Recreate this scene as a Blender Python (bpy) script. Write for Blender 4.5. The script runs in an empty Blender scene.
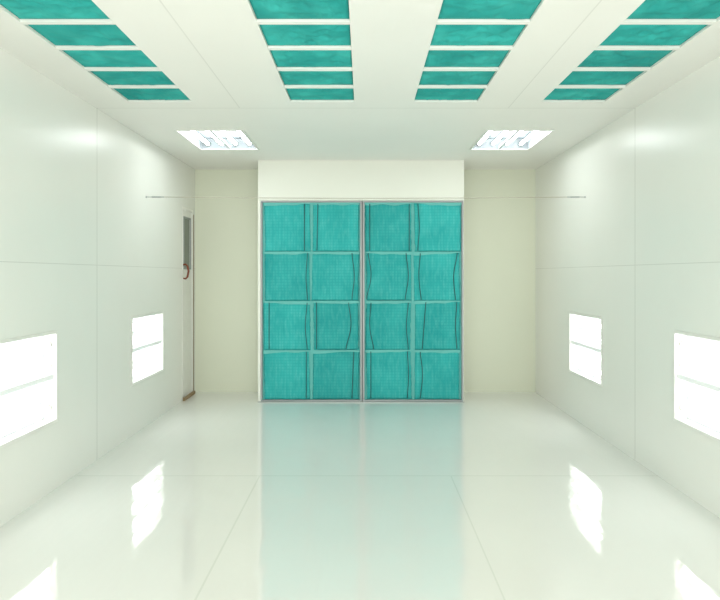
import bpy, bmesh, math, random
from mathutils import Vector, Matrix, noise
random.seed(7)
S=bpy.context.scene
COL=S.collection
F=620.0; H=1.386; CZ=2.636; XL=-2.0; XR=2.03
YB=H*F/117.0; YK=H*F/127.0; YS=2*F/267.0; YN=-1.0
T=0.14
# ---------------- materials
def nm(name):
    m=bpy.data.materials.new(name); m.use_nodes=True
    nt=m.node_tree; p=nt.nodes['Principled BSDF']; return m,nt,p
def N(nt,t,**k):
    n=nt.nodes.new(t)
    for a,b in k.items(): setattr(n,a,b)
    return n
def math_(nt,op,a,b=None):
    n=N(nt,'ShaderNodeMath',operation=op)
    for i,v in enumerate((a,b)):
        if v is None: continue
        if isinstance(v,(int,float)): n.inputs[i].default_value=v
        else: nt.links.new(v,n.inputs[i])
    return n.outputs[0]
def mix(nt,fac,a,b,bt='MIX'):
    n=N(nt,'ShaderNodeMix',data_type='RGBA',blend_type=bt)
    for i,v in ((0,fac),(6,a),(7,b)):
        if isinstance(v,(int,float)): n.inputs[i].default_value=v
        elif isinstance(v,tuple): n.inputs[i].default_value=(*v,1)
        else: nt.links.new(v,n.inputs[i])
    return n.outputs[2]
def coords(nt):
    tc=N(nt,'ShaderNodeTexCoord'); sp=N(nt,'ShaderNodeSeparateXYZ')
    nt.links.new(tc.outputs['Object'],sp.inputs[0]); return tc.outputs['Object'],sp.outputs
def panel_mat(name,col,lines,seam=(0.45,0.45,0.40),rough=0.35,nz=0.03,bump=0.0,spec=0.5,roughvar=0,sfac=0.5,bscale=(5,5,5),bdist=0.01):
    m,nt,p=nm(name); oc,xyz=coords(nt)
    mask=None
    for (ax,pos,hw,cond) in lines:
        d=math_(nt,'ABSOLUTE',math_(nt,'SUBTRACT',xyz[ax],pos))
        l=math_(nt,'LESS_THAN',d,hw)
        if cond:
            for (ax2,op,v) in cond: l=math_(nt,'MULTIPLY',l,math_(nt,op,xyz[ax2],v))
        mask=l if mask is None else math_(nt,'MAXIMUM',mask,l)
    n=N(nt,'ShaderNodeTexNoise'); n.inputs['Scale'].default_value=1.3; n.inputs['Detail'].default_value=3
    nt.links.new(oc,n.inputs['Vector'])
    dark=tuple(c*(1-nz*2) for c in col)
    c=mix(nt,n.outputs[0],dark,col)
    if mask is not None: c=mix(nt,math_(nt,'MULTIPLY',mask,sfac),c,seam)
    nt.links.new(c,p.inputs['Base Color'])
    p.inputs['Roughness'].default_value=rough
    p.inputs['Specular IOR Level'].default_value=spec
    if roughvar:
        mp=N(nt,'ShaderNodeMapRange'); mp.inputs[3].default_value=rough-roughvar; mp.inputs[4].default_value=rough+roughvar
        nt.links.new(n.outputs[0],mp.inputs[0]); nt.links.new(mp.outputs[0],p.inputs['Roughness'])
    if bump:
        mpp=N(nt,'ShaderNodeMapping'); mpp.inputs['Scale'].default_value=bscale
        n2=N(nt,'ShaderNodeTexNoise'); n2.inputs['Scale'].default_value=1; n2.inputs['Detail'].default_value=2.5
        nt.links.new(oc,mpp.inputs[0]); nt.links.new(mpp.outputs[0],n2.inputs['Vector'])
        b=N(nt,'ShaderNodeBump'); b.inputs['Strength'].default_value=bump; b.inputs['Distance'].default_value=bdist
        nt.links.new(n2.outputs[0],b.inputs['Height']); nt.links.new(b.outputs[0],p.inputs['Normal'])
    return m
def plain(name,col,rough=0.4,metal=0.0,em=0,emc=(1,1,1)):
    m,nt,p=nm(name); oc,xyz=coords(nt)
    n=N(nt,'ShaderNodeTexNoise'); n.inputs['Scale'].default_value=14
    nt.links.new(oc,n.inputs['Vector'])
    nt.links.new(mix(nt,n.outputs[0],tuple(c*0.88 for c in col),col),p.inputs['Base Color'])
    p.inputs['Roughness'].default_value=rough; p.inputs['Metallic'].default_value=metal
    if em:
        p.inputs['Emission Color'].default_value=(*emc,1); p.inputs['Emission Strength'].default_value=em
    return m
wl=[(1,YS,0.006,None),(2,1.46,0.0025,None),(1,YS-2.0,0.006,None)]
M_side=panel_mat('white_painted_panel',(0.872,0.877,0.822),wl,rough=0.27,sfac=0.38,bump=0.12,bscale=(0.7,0.7,0.7),bdist=0.03)
M_back=panel_mat('cream_painted_panel',(0.76,0.79,0.64),[],rough=0.45)
M_head=panel_mat('white_header_panel',(0.83,0.845,0.76),[],rough=0.45)
M_ceil=panel_mat('white_ceiling_panel',(0.91,0.905,0.85),
   [(1,YS,0.006,None),(0,-0.93,0.004,[(1,'LESS_THAN',YS)]),(0,1.08,0.004,[(1,'LESS_THAN',YS)])],seam=(0.6,0.6,0.55),rough=0.5,sfac=0.4)
M_floor=panel_mat('glossy_epoxy_floor',(0.845,0.85,0.81),
   [(1,4.28,0.007,None),(0,-0.72,0.005,[(1,'LESS_THAN',4.28)]),(0,0.6,0.004,[(1,'LESS_THAN',4.28)])],
   seam=(0.5,0.55,0.47),rough=0.05,roughvar=0.035,bump=0.14,spec=0.5,sfac=0.3,bscale=(11,1.6,1))
pf=M_floor.node_tree.nodes['Principled BSDF']; pf.inputs['IOR'].default_value=2.35
M_alu=plain('brushed_aluminium',(0.32,0.34,0.34),0.4,0.6)
M_white=plain('white_enamel',(0.85,0.85,0.80),0.4)
M_grey=plain('grey_metal',(0.42,0.44,0.43),0.45,0.5)
M_bar=plain('pale_grey_blue_glow_bar',(0.90,0.93,0.93),0.5,0,0.12)  # bar is no lamp; slight emission added to keep it pale
M_dark=plain('dark_wire',(0.015,0.11,0.11),0.5)
M_tube=plain('fluorescent_tube',(0.9,0.9,0.9),0.3,0,6,(0.97,1,0.99))
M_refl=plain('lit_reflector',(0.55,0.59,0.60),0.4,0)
M_tube2=plain('ceiling_fluorescent_tube',(0.9,0.9,0.9),0.3,0,21,(0.97,1,1))
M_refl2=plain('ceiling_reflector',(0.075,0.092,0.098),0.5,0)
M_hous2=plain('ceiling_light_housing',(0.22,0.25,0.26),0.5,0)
M_lou=plain('grey_louvre',(0.72,0.78,0.79),0.5,0)
M_brown=plain('reddish_brown_handle',(0.22,0.05,0.02),0.4)
M_dk=plain('brown_door_sill',(0.30,0.20,0.10),0.5)
M_gap=plain('brown_weather_strip',(0.25,0.19,0.12),0.5)
M_glass=plain('dark_door_glass',(0.13,0.16,0.12),0.3)
M_tan=plain('tan_cable',(0.42,0.38,0.30),0.5)
def teal(name,col,light,dark,ay,weave=True,wr=0.35):
    m,nt,p=nm(name); oc,xyz=coords(nt)
    oi=N(nt,'ShaderNodeObjectInfo')
    add=N(nt,'ShaderNodeVectorMath',operation='ADD')
    cx=N(nt,'ShaderNodeCombineXYZ')
    nt.links.new(math_(nt,'MULTIPLY',oi.outputs['Random'],37.0),cx.inputs[0]); nt.links.new(math_(nt,'MULTIPLY',oi.outputs['Random'],91.0),cx.inputs[2])
    nt.links.new(oc,add.inputs[0]); nt.links.new(cx.outputs[0],add.inputs[1])
    n=N(nt,'ShaderNodeTexNoise'); n.inputs['Scale'].default_value=3; n.inputs['Detail'].default_value=3; n.inputs['Roughness'].default_value=0.5
    nt.links.new(add.outputs[0],n.inputs['Vector'])
    r=N(nt,'ShaderNodeValToRGB'); r.color_ramp.elements[0].position=0.22; r.color_ramp.elements[1].position=0.7
    nt.links.new(n.outputs[0],r.inputs[0])
    c=mix(nt,r.outputs[0],dark,col)
    if weave:
        nf=N(nt,'ShaderNodeTexNoise'); nf.inputs['Scale'].default_value=1; nf.inputs['Detail'].default_value=3
        mp=N(nt,'ShaderNodeMapping'); mp.inputs['Scale'].default_value=(32,1,9)
        nt.links.new(add.outputs[0],mp.inputs[0]); nt.links.new(mp.outputs[0],nf.inputs['Vector'])
        fr=N(nt,'ShaderNodeValToRGB'); fr.color_ramp.elements[0].position=0.45; fr.color_ramp.elements[1].position=0.75
        nt.links.new(nf.outputs[0],fr.inputs[0])
        c=mix(nt,math_(nt,'MULTIPLY',fr.outputs[0],0.22),c,light)
        sx=math_(nt,'ABSOLUTE',math_(nt,'SINE',math_(nt,'MULTIPLY',xyz[0],math.pi/0.032)))
        sy=math_(nt,'ABSOLUTE',math_(nt,'SINE',math_(nt,'MULTIPLY',xyz[ay],math.pi/0.032)))
        g=math_(nt,'MULTIPLY',math_(nt,'LESS_THAN',math_(nt,'MINIMUM',sx,sy),0.4),wr)
        c=mix(nt,g,c,dark)
    else:
        nd=N(nt,'ShaderNodeTexNoise'); nd.inputs['Scale'].default_value=6
        nt.links.new(add.outputs[0],nd.inputs['Vector'])
        ad=N(nt,'ShaderNodeVectorMath',operation='SCALE'); ad.inputs['Scale'].default_value=0.10
        nt.links.new(nd.outputs['Color'],ad.inputs[0])
        ae=N(nt,'ShaderNodeVectorMath',operation='ADD'); nt.links.new(add.outputs[0],ae.inputs[0]); nt.links.new(ad.outputs[0],ae.inputs[1])
        vo=N(nt,'ShaderNodeTexVoronoi',feature='SMOOTH_F1'); vo.inputs['Scale'].default_value=8
        nt.links.new(ae.outputs[0],vo.inputs['Vector'])
        r2=N(nt,'ShaderNodeValToRGB'); r2.color_ramp.elements[0].position=0.25; r2.color_ramp.elements[1].position=0.65
        nt.links.new(vo.outputs['Distance'],r2.inputs[0])
        c=mix(nt,math_(nt,'MULTIPLY',r2.outputs[0],0.6),c,tuple(x*0.75 for x in dark))
    hs=N(nt,'ShaderNodeHueSaturation')
    lo,am=(0.92,0.17)
    nt.links.new(math_(nt,'ADD',lo,math_(nt,'MULTIPLY',oi.outputs['Random'],am)),hs.inputs['Value']); nt.links.new(c,hs.inputs['Color'])
    nt.links.new(hs.outputs[0],p.inputs['Base Color'])
    p.inputs['Roughness'].default_value=0.85; p.inputs['Specular IOR Level'].default_value=0.15
    return m
M_pad=teal('teal_filter_mesh',(0.052,0.46,0.44),(0.22,0.68,0.64),(0.02,0.315,0.31),2)
M_cpad=teal('teal_ceiling_filter',(0.06,0.50,0.45),(0.2,0.6,0.5),(0.024,0.36,0.335),1,False)
M_edge=plain('pale_teal_fabric',(0.15,0.54,0.50),0.8)
# ---------------- mesh helpers
def box(bm,x0,x1,y0,y1,z0,z1):
    v=[bm.verts.new((x,y,z)) for x in (x0,x1) for y in (y0,y1) for z in (z0,z1)]
    for f in ((0,1,3,2),(4,6,7,5),(0,4,5,1),(2,3,7,6),(0,2,6,4),(1,5,7,3)):
        bm.faces.new([v[i] for i in f])
def ring(bm,place,o,i_,d0,d1):
    def rect(r,d): return [bm.verts.new(place(u,v,d)) for u,v in ((r[0],r[2]),(r[1],r[2]),(r[1],r[3]),(r[0],r[3]))]
    A=rect(o,d0);B=rect(i_,d0);C=rect(o,d1);D=rect(i_,d1)
    for k in range(4):
        l=(k+1)%4
        for P,Q in ((A,B),(C,D),(A,C),(B,D)): bm.faces.new((P[k],P[l],Q[l],Q[k]))
def tube(bm,pts,r,seg=8):
    pts=[Vector(p) for p in pts]; rings=[]
    rr=r if isinstance(r,list) else [r]*len(pts)
    for i,p in enumerate(pts):
        t=(pts[min(i+1,len(pts)-1)]-pts[max(i-1,0)]).normalized()
        a=t.orthogonal().normalized() if i==0 else (rings[-1][1]-t*rings[-1][1].dot(t)).normalized()
        b=t.cross(a)
        rings.append(([bm.verts.new(p+(a*math.cos(k*2*math.pi/seg)+b*math.sin(k*2*math.pi/seg))*rr[i]) for k in range(seg)],a))
    for i in range(len(rings)-1):
        for k in range(seg):
            bm.faces.new((rings[i][0][k],rings[i][0][(k+1)%seg],rings[i+1][0][(k+1)%seg],rings[i+1][0][k]))
    bm.faces.new(rings[0][0][::-1]); bm.faces.new(rings[-1][0])
def mk(name,bm,mat,parent=None,loc=(0,0,0),bevel=0,smooth=False):
    bmesh.ops.recalc_face_normals(bm,faces=bm.faces)
    me=bpy.data.meshes.new(name); bm.to_mesh(me); bm.free()
    me.materials.append(mat)
    if smooth:
        for p in me.polygons: p.use_smooth=True
    o=bpy.data.objects.new(name,me); COL.objects.link(o); o.location=loc
    if parent: o.parent=parent
    if bevel:
        b=o.modifiers.new('bevel','BEVEL'); b.width=bevel; b.segments=2; b.limit_method='ANGLE'
    return o
def struct(o,label=None,cat=None):
    o['kind']='structure'
    if label: o['label']=label
    if cat: o['category']=cat
    return o
def empty(name,label,cat,group=None):
    e=bpy.data.objects.new(name,None); e.empty_display_size=0.1; COL.objects.link(e)
    e['label']=label; e['category']=cat
    if group: e['group']=group
    return e
def slab(name,ucuts,vcuts,holes,place,d0,d1,mat):
    us=sorted(set(ucuts+[h[0] for h in holes]+[h[1] for h in holes]))
    vs=sorted(set(vcuts+[h[2] for h in holes]+[h[3] for h in holes]))
    def solid(i,j):
        if i<0 or j<0 or i>=len(us)-1 or j>=len(vs)-1: return False
        cu=(us[i]+us[i+1])/2; cv=(vs[j]+vs[j+1])/2
        return not any(h[0]<cu<h[1] and h[2]<cv<h[3] for h in holes)
    bm=bmesh.new(); cache={}
    def V(u,v,d):
        k=(u,v,d)
        if k not in cache: cache[k]=bm.verts.new(place(u,v,d))
        return cache[k]
    for i in range(len(us)-1):
        for j in range(len(vs)-1):
            if not solid(i,j): continue
            a,b,c,e=us[i],us[i+1],vs[j],vs[j+1]
            for d in (d0,d1): bm.faces.new((V(a,c,d),V(b,c,d),V(b,e,d),V(a,e,d)))
            if not solid(i-1,j): bm.faces.new((V(a,c,d0),V(a,e,d0),V(a,e,d1),V(a,c,d1)))
            if not solid(i+1,j): bm.faces.new((V(b,c,d0),V(b,e,d0),V(b,e,d1),V(b,c,d1)))
            if not solid(i,j-1): bm.faces.new((V(a,c,d0),V(b,c,d0),V(b,c,d1),V(a,c,d1)))
            if not solid(i,j+1): bm.faces.new((V(a,e,d0),V(b,e,d0),V(b,e,d1),V(a,e,d1)))
    return struct(mk(name,bm,mat))
# ---------------- room
FW=F*0.00132; FH=0.57
z0=0.445; z1=z0+FH
yF=F*0.00927; yN=F*0.00583
holesL=[(y-FW/2,y+FW/2,z0,z1) for y in (yF,yN)]
holesR=[(y-FW/2,y+FW/2,z0,z1) for y in (yF-0.05,yN+0.02)]
DY0,DY1=2*F/182,2*F/171.2; DZ=2.14
slab('wall_left',[YN,YB],[0,CZ],holesL+[(DY0,DY1,0.0,DZ)],lambda u,v,d:(XL-d,u,v),0,T,M_side)
slab('wall_right',[YN,YB],[0,CZ],holesR,lambda u,v,d:(XR+d,u,v),0,T,M_side)
bm=bmesh.new(); box(bm,XL-T,XR+T,YB,YB+0.1,0,CZ); struct(mk('wall_back',bm,M_back))
bm=bmesh.new(); box(bm,XL-T,XR+T,YN,YB+0.1,-0.1,0); struct(mk('floor',bm,M_floor))
cols=[(-1.70,-1.24),(-0.53,-0.07),(0.36,0.82),(1.28,1.74)]
pitch=0.00057*F; yend=0.00722*F; gap=0.032
cells=[]
for ci,(a,b) in enumerate(cols):
    for r in range(6):
        y1=yend-r*pitch; cells.append((a,b,y1-pitch+gap,y1))
yC=F*1.25*(1/145+1/126)/2
lights=[(-1.62,-1.05),(1.06,1.63)]
CW=F*1.25*(1/126-1/145)
slab('ceiling',[XL-T,XR+T],[YN,YB+0.1],cells+[(a,b,yC-CW/2,yC+CW/2) for a,b in lights],lambda u,v,d:(u,v,CZ+d),0,T,M_ceil)
# bulkhead around filter doors
BX0=-(364-258)/F*YK; BX1=(464-364)/F*YK
DX0=-(364-260.5)/F*YK; DX1=(463.5-364)/F*YK; DT=H+(275-200.5)/F*YK
bm=bmesh.new()
P=[(BX0,0),(DX0,0),(DX0,DT),(DX1,DT),(DX1,0),(BX1,0),(BX1,CZ),(BX0,CZ)]
A=[bm.verts.new((x,YK,z)) for x,z in P]; B=[bm.verts.new((x,YB-0.001,z)) for x,z in P]
for V in (A,B):
    bm.faces.new((V[0],V[1],V[2],V[7])); bm.faces.new((V[2],V[3],V[6],V[7])); bm.faces.new((V[3],V[4],V[5],V[6]))
for k in range(8): bm.faces.new((A[k],A[(k+1)%8],B[(k+1)%8],B[k]))
struct(mk('wall_bulkhead',bm,M_head))
# ---------------- filter doors
def wirepts(x0,hx,hz,amp,lean):
    pts=[]
    for i in range(13):
        t=i/12; z=-hz+2*hz*t
        pts.append((max(-hx,min(hx,x0+amp*math.sin(math.pi*t)**1.5+lean*(t-0.5))),-0.021-0.003*math.sin(math.pi*t),z))
    return pts
def filter_door(x0,x1,label,wires):
    e=empty('filter_door',label,'filter door','filter doors in the end wall')
    cx=(x0+x1)/2; e.location=(cx,YK+0.03,0.0)
    w=x1-x0; zb=0.005; zt=DT-0.003
    fw=0.018
    bm=bmesh.new()
    ring(bm,lambda u,v,d:(u,d,v),(-w/2,w/2,zb,zt),(-w/2+fw,w/2-fw,zb+fw,zt-fw),-0.03,0.03)
    mk('door_frame',bm,M_alu,e,bevel=0.003)
    bm=bmesh.new(); box(bm,-0.009,0.009,-0.006,0.02,zb+fw,zt-fw)
    mk('mullion',bm,M_edge,e)
    bm=bmesh.new(); box(bm,-w/2+fw,w/2-fw,0.0,0.03,zb+fw,zt-fw)
    mk('backing_panel',bm,M_edge,e)
    iw=(w-2*fw)/2; ih=(zt-zb-2*fw)/4
    for c in range(2):
        for r in range(4):
            dx=random.uniform(-0.007,0.007)
            px=-w/2+fw+iw*(c+0.5)+dx; pz=zb+fw+ih*(r+0.5)+random.uniform(-0.003,0.003)
            hx=iw/2-0.008-random.random()*0.012; hz=ih/2-0.001-random.random()*0.003
            bm=bmesh.new(); n=24; g=[]; sd=random.random()*50
            ta=random.uniform(-0.008,0.008); sk=random.uniform(-0.006,0.006)
            for i in range(n+1):
                row=[]
                for j in range(n+1):
                    u=-1+2*i/n; v=-1+2*j/n
                    ed=max(abs(u),abs(v))
                    jit=noise.noise(Vector((u*1.5+sd,v*1.5,sd))); j2=noise.noise(Vector((u*5+sd,v*5,sd))); j3=noise.noise(Vector((u*7+sd,v*1.0,sd)))
                    xx=u*hx - (0.012*abs(j2)*u if abs(u)>0.9 else 0) + ta*v*(1-u*u)+sk*v
                    zz=v*hz - (0.007*abs(j2)*v if abs(v)>0.9 else 0)
                    d=0.004*(1-ed**10)+0.004*jit+0.002*j2+0.003*j3
                    row.append(bm.verts.new((xx,-0.008-max(d,-0.003),zz)))
                g.append(row)
            for i in range(n):
                for j in range(n): bm.faces.new((g[i][j],g[i+1][j],g[i+1][j+1],g[i][j+1]))
            ext=bmesh.ops.extrude_face_region(bm,geom=bm.faces[:])
            for v in [x for x in ext['geom'] if isinstance(x,bmesh.types.BMVert)]: v.co.y=-0.002
            p=mk('filter_pad',bm,M_pad,e,(px,0,pz),smooth=True)
            for (f,amp,lean) in wires[c][3-r]:
                bm=bmesh.new(); tube(bm,wirepts(f*hx,hx-.006,hz-0.012,amp,lean),0.0044,6)
                mk('retaining_wire',bm,M_dark,p,smooth=True)
            bm=bmesh.new()
            m_=16; prev=None; sd2=random.random()*9
            lft=-hx-0.004; rgt=hx+0.004; sl=random.uniform(-0.010,0.010)
            for i in range(m_+1):
                x=lft+(rgt-lft)*i/m_; hgt=0.022+sl*(x/hx)+0.014*noise.noise(Vector((x*7,sd2,0))); tp=hz+0.004
                cur=[bm.verts.new((x,-0.0185,tp)),bm.verts.new((x,-0.0185,hz-hgt)),bm.verts.new((x,-0.0165,hz-hgt)),bm.verts.new((x,-0.0165,tp))]
                if prev:
                    for k in range(4): bm.faces.new((prev[k],prev[(k+1)%4],cur[(k+1)%4],cur[k]))
                else: bm.faces.new(cur)
                prev=cur
            bm.faces.new(prev)
            mk('hem',bm,M_edge,p)
    return e
WL=[[[(0.74,0.0,0.0)],[(0.9,-0.015,0.0)],[(-0.75,0.0,0.0),(0.86,-0.02,0.0)],[(0.85,0,0)]],
    [[(-0.8,0.0,0.01)],[(0.7,0.025,0.0)],[(0.5,0.04,0.03),(-0.85,0,0)],[(0.72,0.0,0.02)]]]
WR=[[[(-0.8,0.0,0.0),(0.9,0,0)],[(-0.95,0.04,0.02),(0.74,0.03,0.01)],[(-0.7,-0.03,-0.03),(0.88,-0.02,0)],[(-0.8,0.0,0.0),(0.82,0.01,0)]],
    [[(-0.85,0.015,0.0)],[(-0.7,-0.02,-0.01),(0.84,-0.03,0.02)],[(-0.6,0.0,0.04),(0.85,-0.015,0)],[(-0.75,0.025,0.0)]]]
filter_door(DX0+0.002,-(364-362)/F*YK-0.001,'teal filter door with aluminium frame and eight fabric pads',WL)
filter_door(-(364-362.5)/F*YK+0.004,DX1-0.002,'teal filter door with aluminium frame and eight fabric pads',WR)
bm=bmesh.new(); box(bm,DX0,DX1,YK+0.075,YK+0.09,0,DT)
struct(mk('wall_chamber',bm,M_grey))
bm=bmesh.new(); box(bm,BX0-0.0,BX1,YK-0.03,YK-0.0005,0,0.006); struct(mk('trim_1',bm,M_grey))
# ---------------- ceiling filters
for k,(a,b,ya,yb) in enumerate(cells):
    bm=bmesh.new(); nx,ny=30,20; g=[]; hw=(b-a)/2-0.002; hy=(yb-ya)/2-0.002
    sd=random.random()*99
    for i in range(nx+1):
        row=[]
        for j in range(ny+1):
            u=-1+2*i/nx; v=-1+2*j/ny
            n1=noise.noise(Vector((u*2.5+sd,v*1.8,sd)))
            n2=abs(noise.noise(Vector((u*3.5+sd,v*2.5,3))))
            z=0.003-0.006*n1+0.026*n2
            ed=max(abs(u),abs(v))**8
            z=z*(1-ed)+0.014*ed
            row.append(bm.verts.new((u*hw,v*hy,max(z,0.001))))
        g.append(row)
    for i in range(nx):
        for j in range(ny): bm.faces.new((g[i][j],g[i+1][j],g[i+1][j+1],g[i][j+1]))
    ext=bmesh.ops.extrude_face_region(bm,geom=bm.faces[:])
    for v in [x for x in ext['geom'] if isinstance(x,bmesh.types.BMVert)]: v.co.z=0.09
    o=mk('ceiling_filter',bm,M_cpad,None,((a+b)/2,(ya+yb)/2,CZ),smooth=True)
    o['label']='rumpled teal filter pad recessed in white ceiling'; o['category']='air filter'; o['group']='teal ceiling filter pads'
# ---------------- light fixtures
def fixture(kind,w,h,mt,mr,label,group,name):
    e=empty(name,label,'light fixture',group)
    g=0.002; D=0.11; idt=lambda u,v,d:(u,v,d)
    bm=bmesh.new()
    ow,oh=w/2-g,h/2-g; O=[(-ow,-oh),(ow,-oh),(ow,oh),(-ow,oh)]; I=[(-ow+.006,-oh+.006),(ow-.006,-oh+.006),(ow-.006,oh-.006),(-ow+.006,oh-.006)]
    a0=[bm.verts.new((*p,-D)) for p in O]; a1=[bm.verts.new((*p,0)) for p in O]
    b1=[bm.verts.new((*p,0)) for p in I]; b0=[bm.verts.new((*p,-D+.006)) for p in I]
    for Pq,Q in ((a0,a1),(a1,b1),(b1,b0)):
        for k in range(4): bm.faces.new((Pq[k],Pq[(k+1)%4],Q[(k+1)%4],Q[k]))
    bm.faces.new(a0); bm.faces.new(b0)
    mk('housing',bm,M_white if kind=='wall' else M_hous2,e)
    bm=bmesh.new(); n=32; prev=None
    y0=-h/2+0.012; hh=h-0.024
    for i in range(n+1):
        t=i/n; y=y0+hh*t; z=-D+0.012+(0.03 if kind=='wall' else 0.008)*abs(math.cos(t*math.pi*4))**3
        cur=(bm.verts.new((-w/2+0.012,y,z)),bm.verts.new((w/2-0.012,y,z)))
        if prev: bm.faces.new((prev[0],prev[1],cur[1],cur[0]))
        prev=cur
    mk('reflector',bm,mr,e)
    tr=0.021 if kind=='wall' else 0.0145
    for i in range(4):
        y=y0+hh*(i+0.5)/4
        bm=bmesh.new(); tube(bm,[(-w/2+0.03,y,-0.045),(w/2-0.03,y,-0.045)],tr,12)
        mk('lamp_tube',bm,mt,e,smooth=True)
        for s in (-1,1):
            bm=bmesh.new(); tube(bm,[(s*(w/2-0.03),y,-0.045),(s*(w/2-0.009),y,-0.045)],tr+0.003,12)
            mk('lamp_socket',bm,M_white if kind=='wall' else M_hous2,e)
    if kind=='wall':
        bm=bmesh.new(); box(bm,-w/2+0.01,w/2-0.01,-0.018,0.018,-0.022,-0.006); mk('divider_bar',bm,M_bar,e,bevel=0.004)
    else:
        bm=bmesh.new(); box(bm,-w/2+0.01,w/2-0.01,-0.014,0.014,-0.022,-0.004); mk('divider_bar',bm,M_lou,e)
    bm=bmesh.new(); fo=0.012; fi=0.008
    ring(bm,idt,(-w/2-fo,w/2+fo,-h/2-fo,h/2+fo),(-w/2+fi,w/2-fi,-h/2+fi,h/2-fi),0.0005,0.008)
    mk('trim_frame',bm,M_white,e,bevel=0.002)
    return e
def dup(e):
    n=e.copy(); COL.objects.link(n)
    for c in e.children:
        k=c.copy(); k.parent=n; COL.objects.link(k)
    return n
mL=Matrix(((0,0,1),(1,0,0),(0,1,0))); mR=Matrix(((0,0,-1),(-1,0,0),(0,1,0))); mC=Matrix(((0,1,0),(1,0,0),(0,0,-1)))
def put(e,R,loc): e.matrix_world=Matrix.Translation(loc)@R.to_4x4()
zc=(z0+z1)/2
fx=fixture('wall',FW,FH,M_tube,M_refl,'glowing fluorescent light box recessed in white wall','recessed wall light boxes','wall_light')
put(fx,mL,(XL,yF,zc))
for R,l in ((mL,(XL,yN,zc)),(mR,(XR,yF-0.05,zc)),(mR,(XR,yN+0.02,zc))): put(dup(fx),R,l)
cf=fixture('ceil',CW,lights[0][1]-lights[0][0],M_tube2,M_refl2,'fluorescent light box recessed in white ceiling','recessed ceiling light boxes','ceiling_light')
put(cf,mC,(sum(lights[0])/2,yC,CZ)); put(dup(cf),mC,(sum(lights[1])/2,yC,CZ))
# ---------------- personnel door
d=bpy.data.objects.new('door_1',None); COL.objects.link(d); struct(d,'white personnel door with narrow dark window','door')
d.location=(XL,(DY0+DY1)/2,0); dw=(DY1-DY0)
wy0,wy1=-dw*0.28,dw*0.28; wz0,wz1=1.47,2.02
bm=bmesh.new()
ring(bm,lambda u,v,q:(q,u,v),(-dw/2+.028,dw/2-.028,.028,DZ-.028),(wy0,wy1,wz0,wz1),-0.05,-0.006)
mk('door_leaf',bm,M_white,d)
bm=bmesh.new(); box(bm,-0.022,-0.010,wy0,wy1,wz0,wz1); mk('door_window',bm,M_glass,d)
bm=bmesh.new(); ring(bm,lambda u,v,q:(q,u,v),(wy0-.02,wy1+.02,wz0-.02,wz1+.02),(wy0,wy1,wz0,wz1),-0.006,0.001); mk('window_trim',bm,M_alu,d)
bm=bmesh.new()
ring(bm,lambda u,v,q:(q,u,v),(-dw/2+.001,dw/2-.001,0.002,DZ-.001),(-dw/2+.027,dw/2-.027,.027,DZ-.027),-0.06,0.004)
mk('door_frame',bm,M_white,d)
bm=bmesh.new(); box(bm,0.0005,0.012,dw/2+0.002,dw/2+0.012,0,DZ-0.05); mk('weather_strip',bm,M_gap,d)
bm=bmesh.new(); box(bm,0.009,0.03,-dw/2,dw/2,0.0,0.035); mk('door_sill',bm,M_dk,d)
bm=bmesh.new()
yy=-dw/2+.07
hp=[(-0.006,yy,1.50),(0.02,yy,1.505),(0.04,yy,1.485),(0.052,yy,1.43),(0.04,yy,1.365),(0.02,yy,1.345),(-0.006,yy,1.35)]
tube(bm,hp,0.011,8); mk('door_handle',bm,M_brown,d,smooth=True)
# ---------------- cable
yW=2*F/218; zW=H+78/F*yW
c=empty('cable','thin taut cable strung between the walls','cable'); c.location=(XL,yW,zW)
W=XR-XL
bm=bmesh.new(); tube(bm,[(0.16,0,0)]+[(0.16+(W-.32)*t/20,0,-0.012*math.sin(math.pi*t/20)) for t in range(1,20)]+[(W-.16,0,0)],0.003,6)
mk('wire',bm,M_tan,c,smooth=True)
for s in (0,1):
    x=lambda t: t if s==0 else W-t
    bm=bmesh.new(); tube(bm,[(x(t),0,0) for t in (0.0,0.005,0.006,0.05,0.051,0.06,0.13,0.14,0.141,0.165)],[.010,.010,.004,.004,.006,.008,.008,.006,.005,.005],10)
    mk('turnbuckle',bm,M_grey,c)
# ---------------- world, fill, camera
w=bpy.data.worlds.new('World'); S.world=w; w.use_nodes=True
bg=w.node_tree.nodes['Background']; bg.inputs[0].default_value=(0.985,1,0.975,1); bg.inputs[1].default_value=1.15
def area(name,loc,rot,sx,sy,power,col=(1,1,0.97)):
    l=bpy.data.lights.new(name,'AREA'); l.shape='RECTANGLE'; l.size=sx; l.size_y=sy; l.energy=power; l.color=col
    o=bpy.data.objects.new(name,l); o.location=loc; o.rotation_euler=rot; COL.objects.link(o); return o
area('added_fill_behind',(0,-0.95,1.3),(math.radians(95),0,0),3.8,2.4,105)  # added fill light, unseen behind the camera, makes up for dimmer tubes
cam=bpy.data.cameras.new('camera'); co=bpy.data.objects.new('camera',cam); COL.objects.link(co)
co.location=(0,0,H); co.rotation_euler=(math.radians(90),0,0)
cam.sensor_width=36; cam.lens=F/720*36; cam.shift_x=-4/720; cam.shift_y=-25/720; cam.clip_start=0.05
S.camera=co
S.view_settings.view_transform='Standard'; S.view_settings.exposure=0
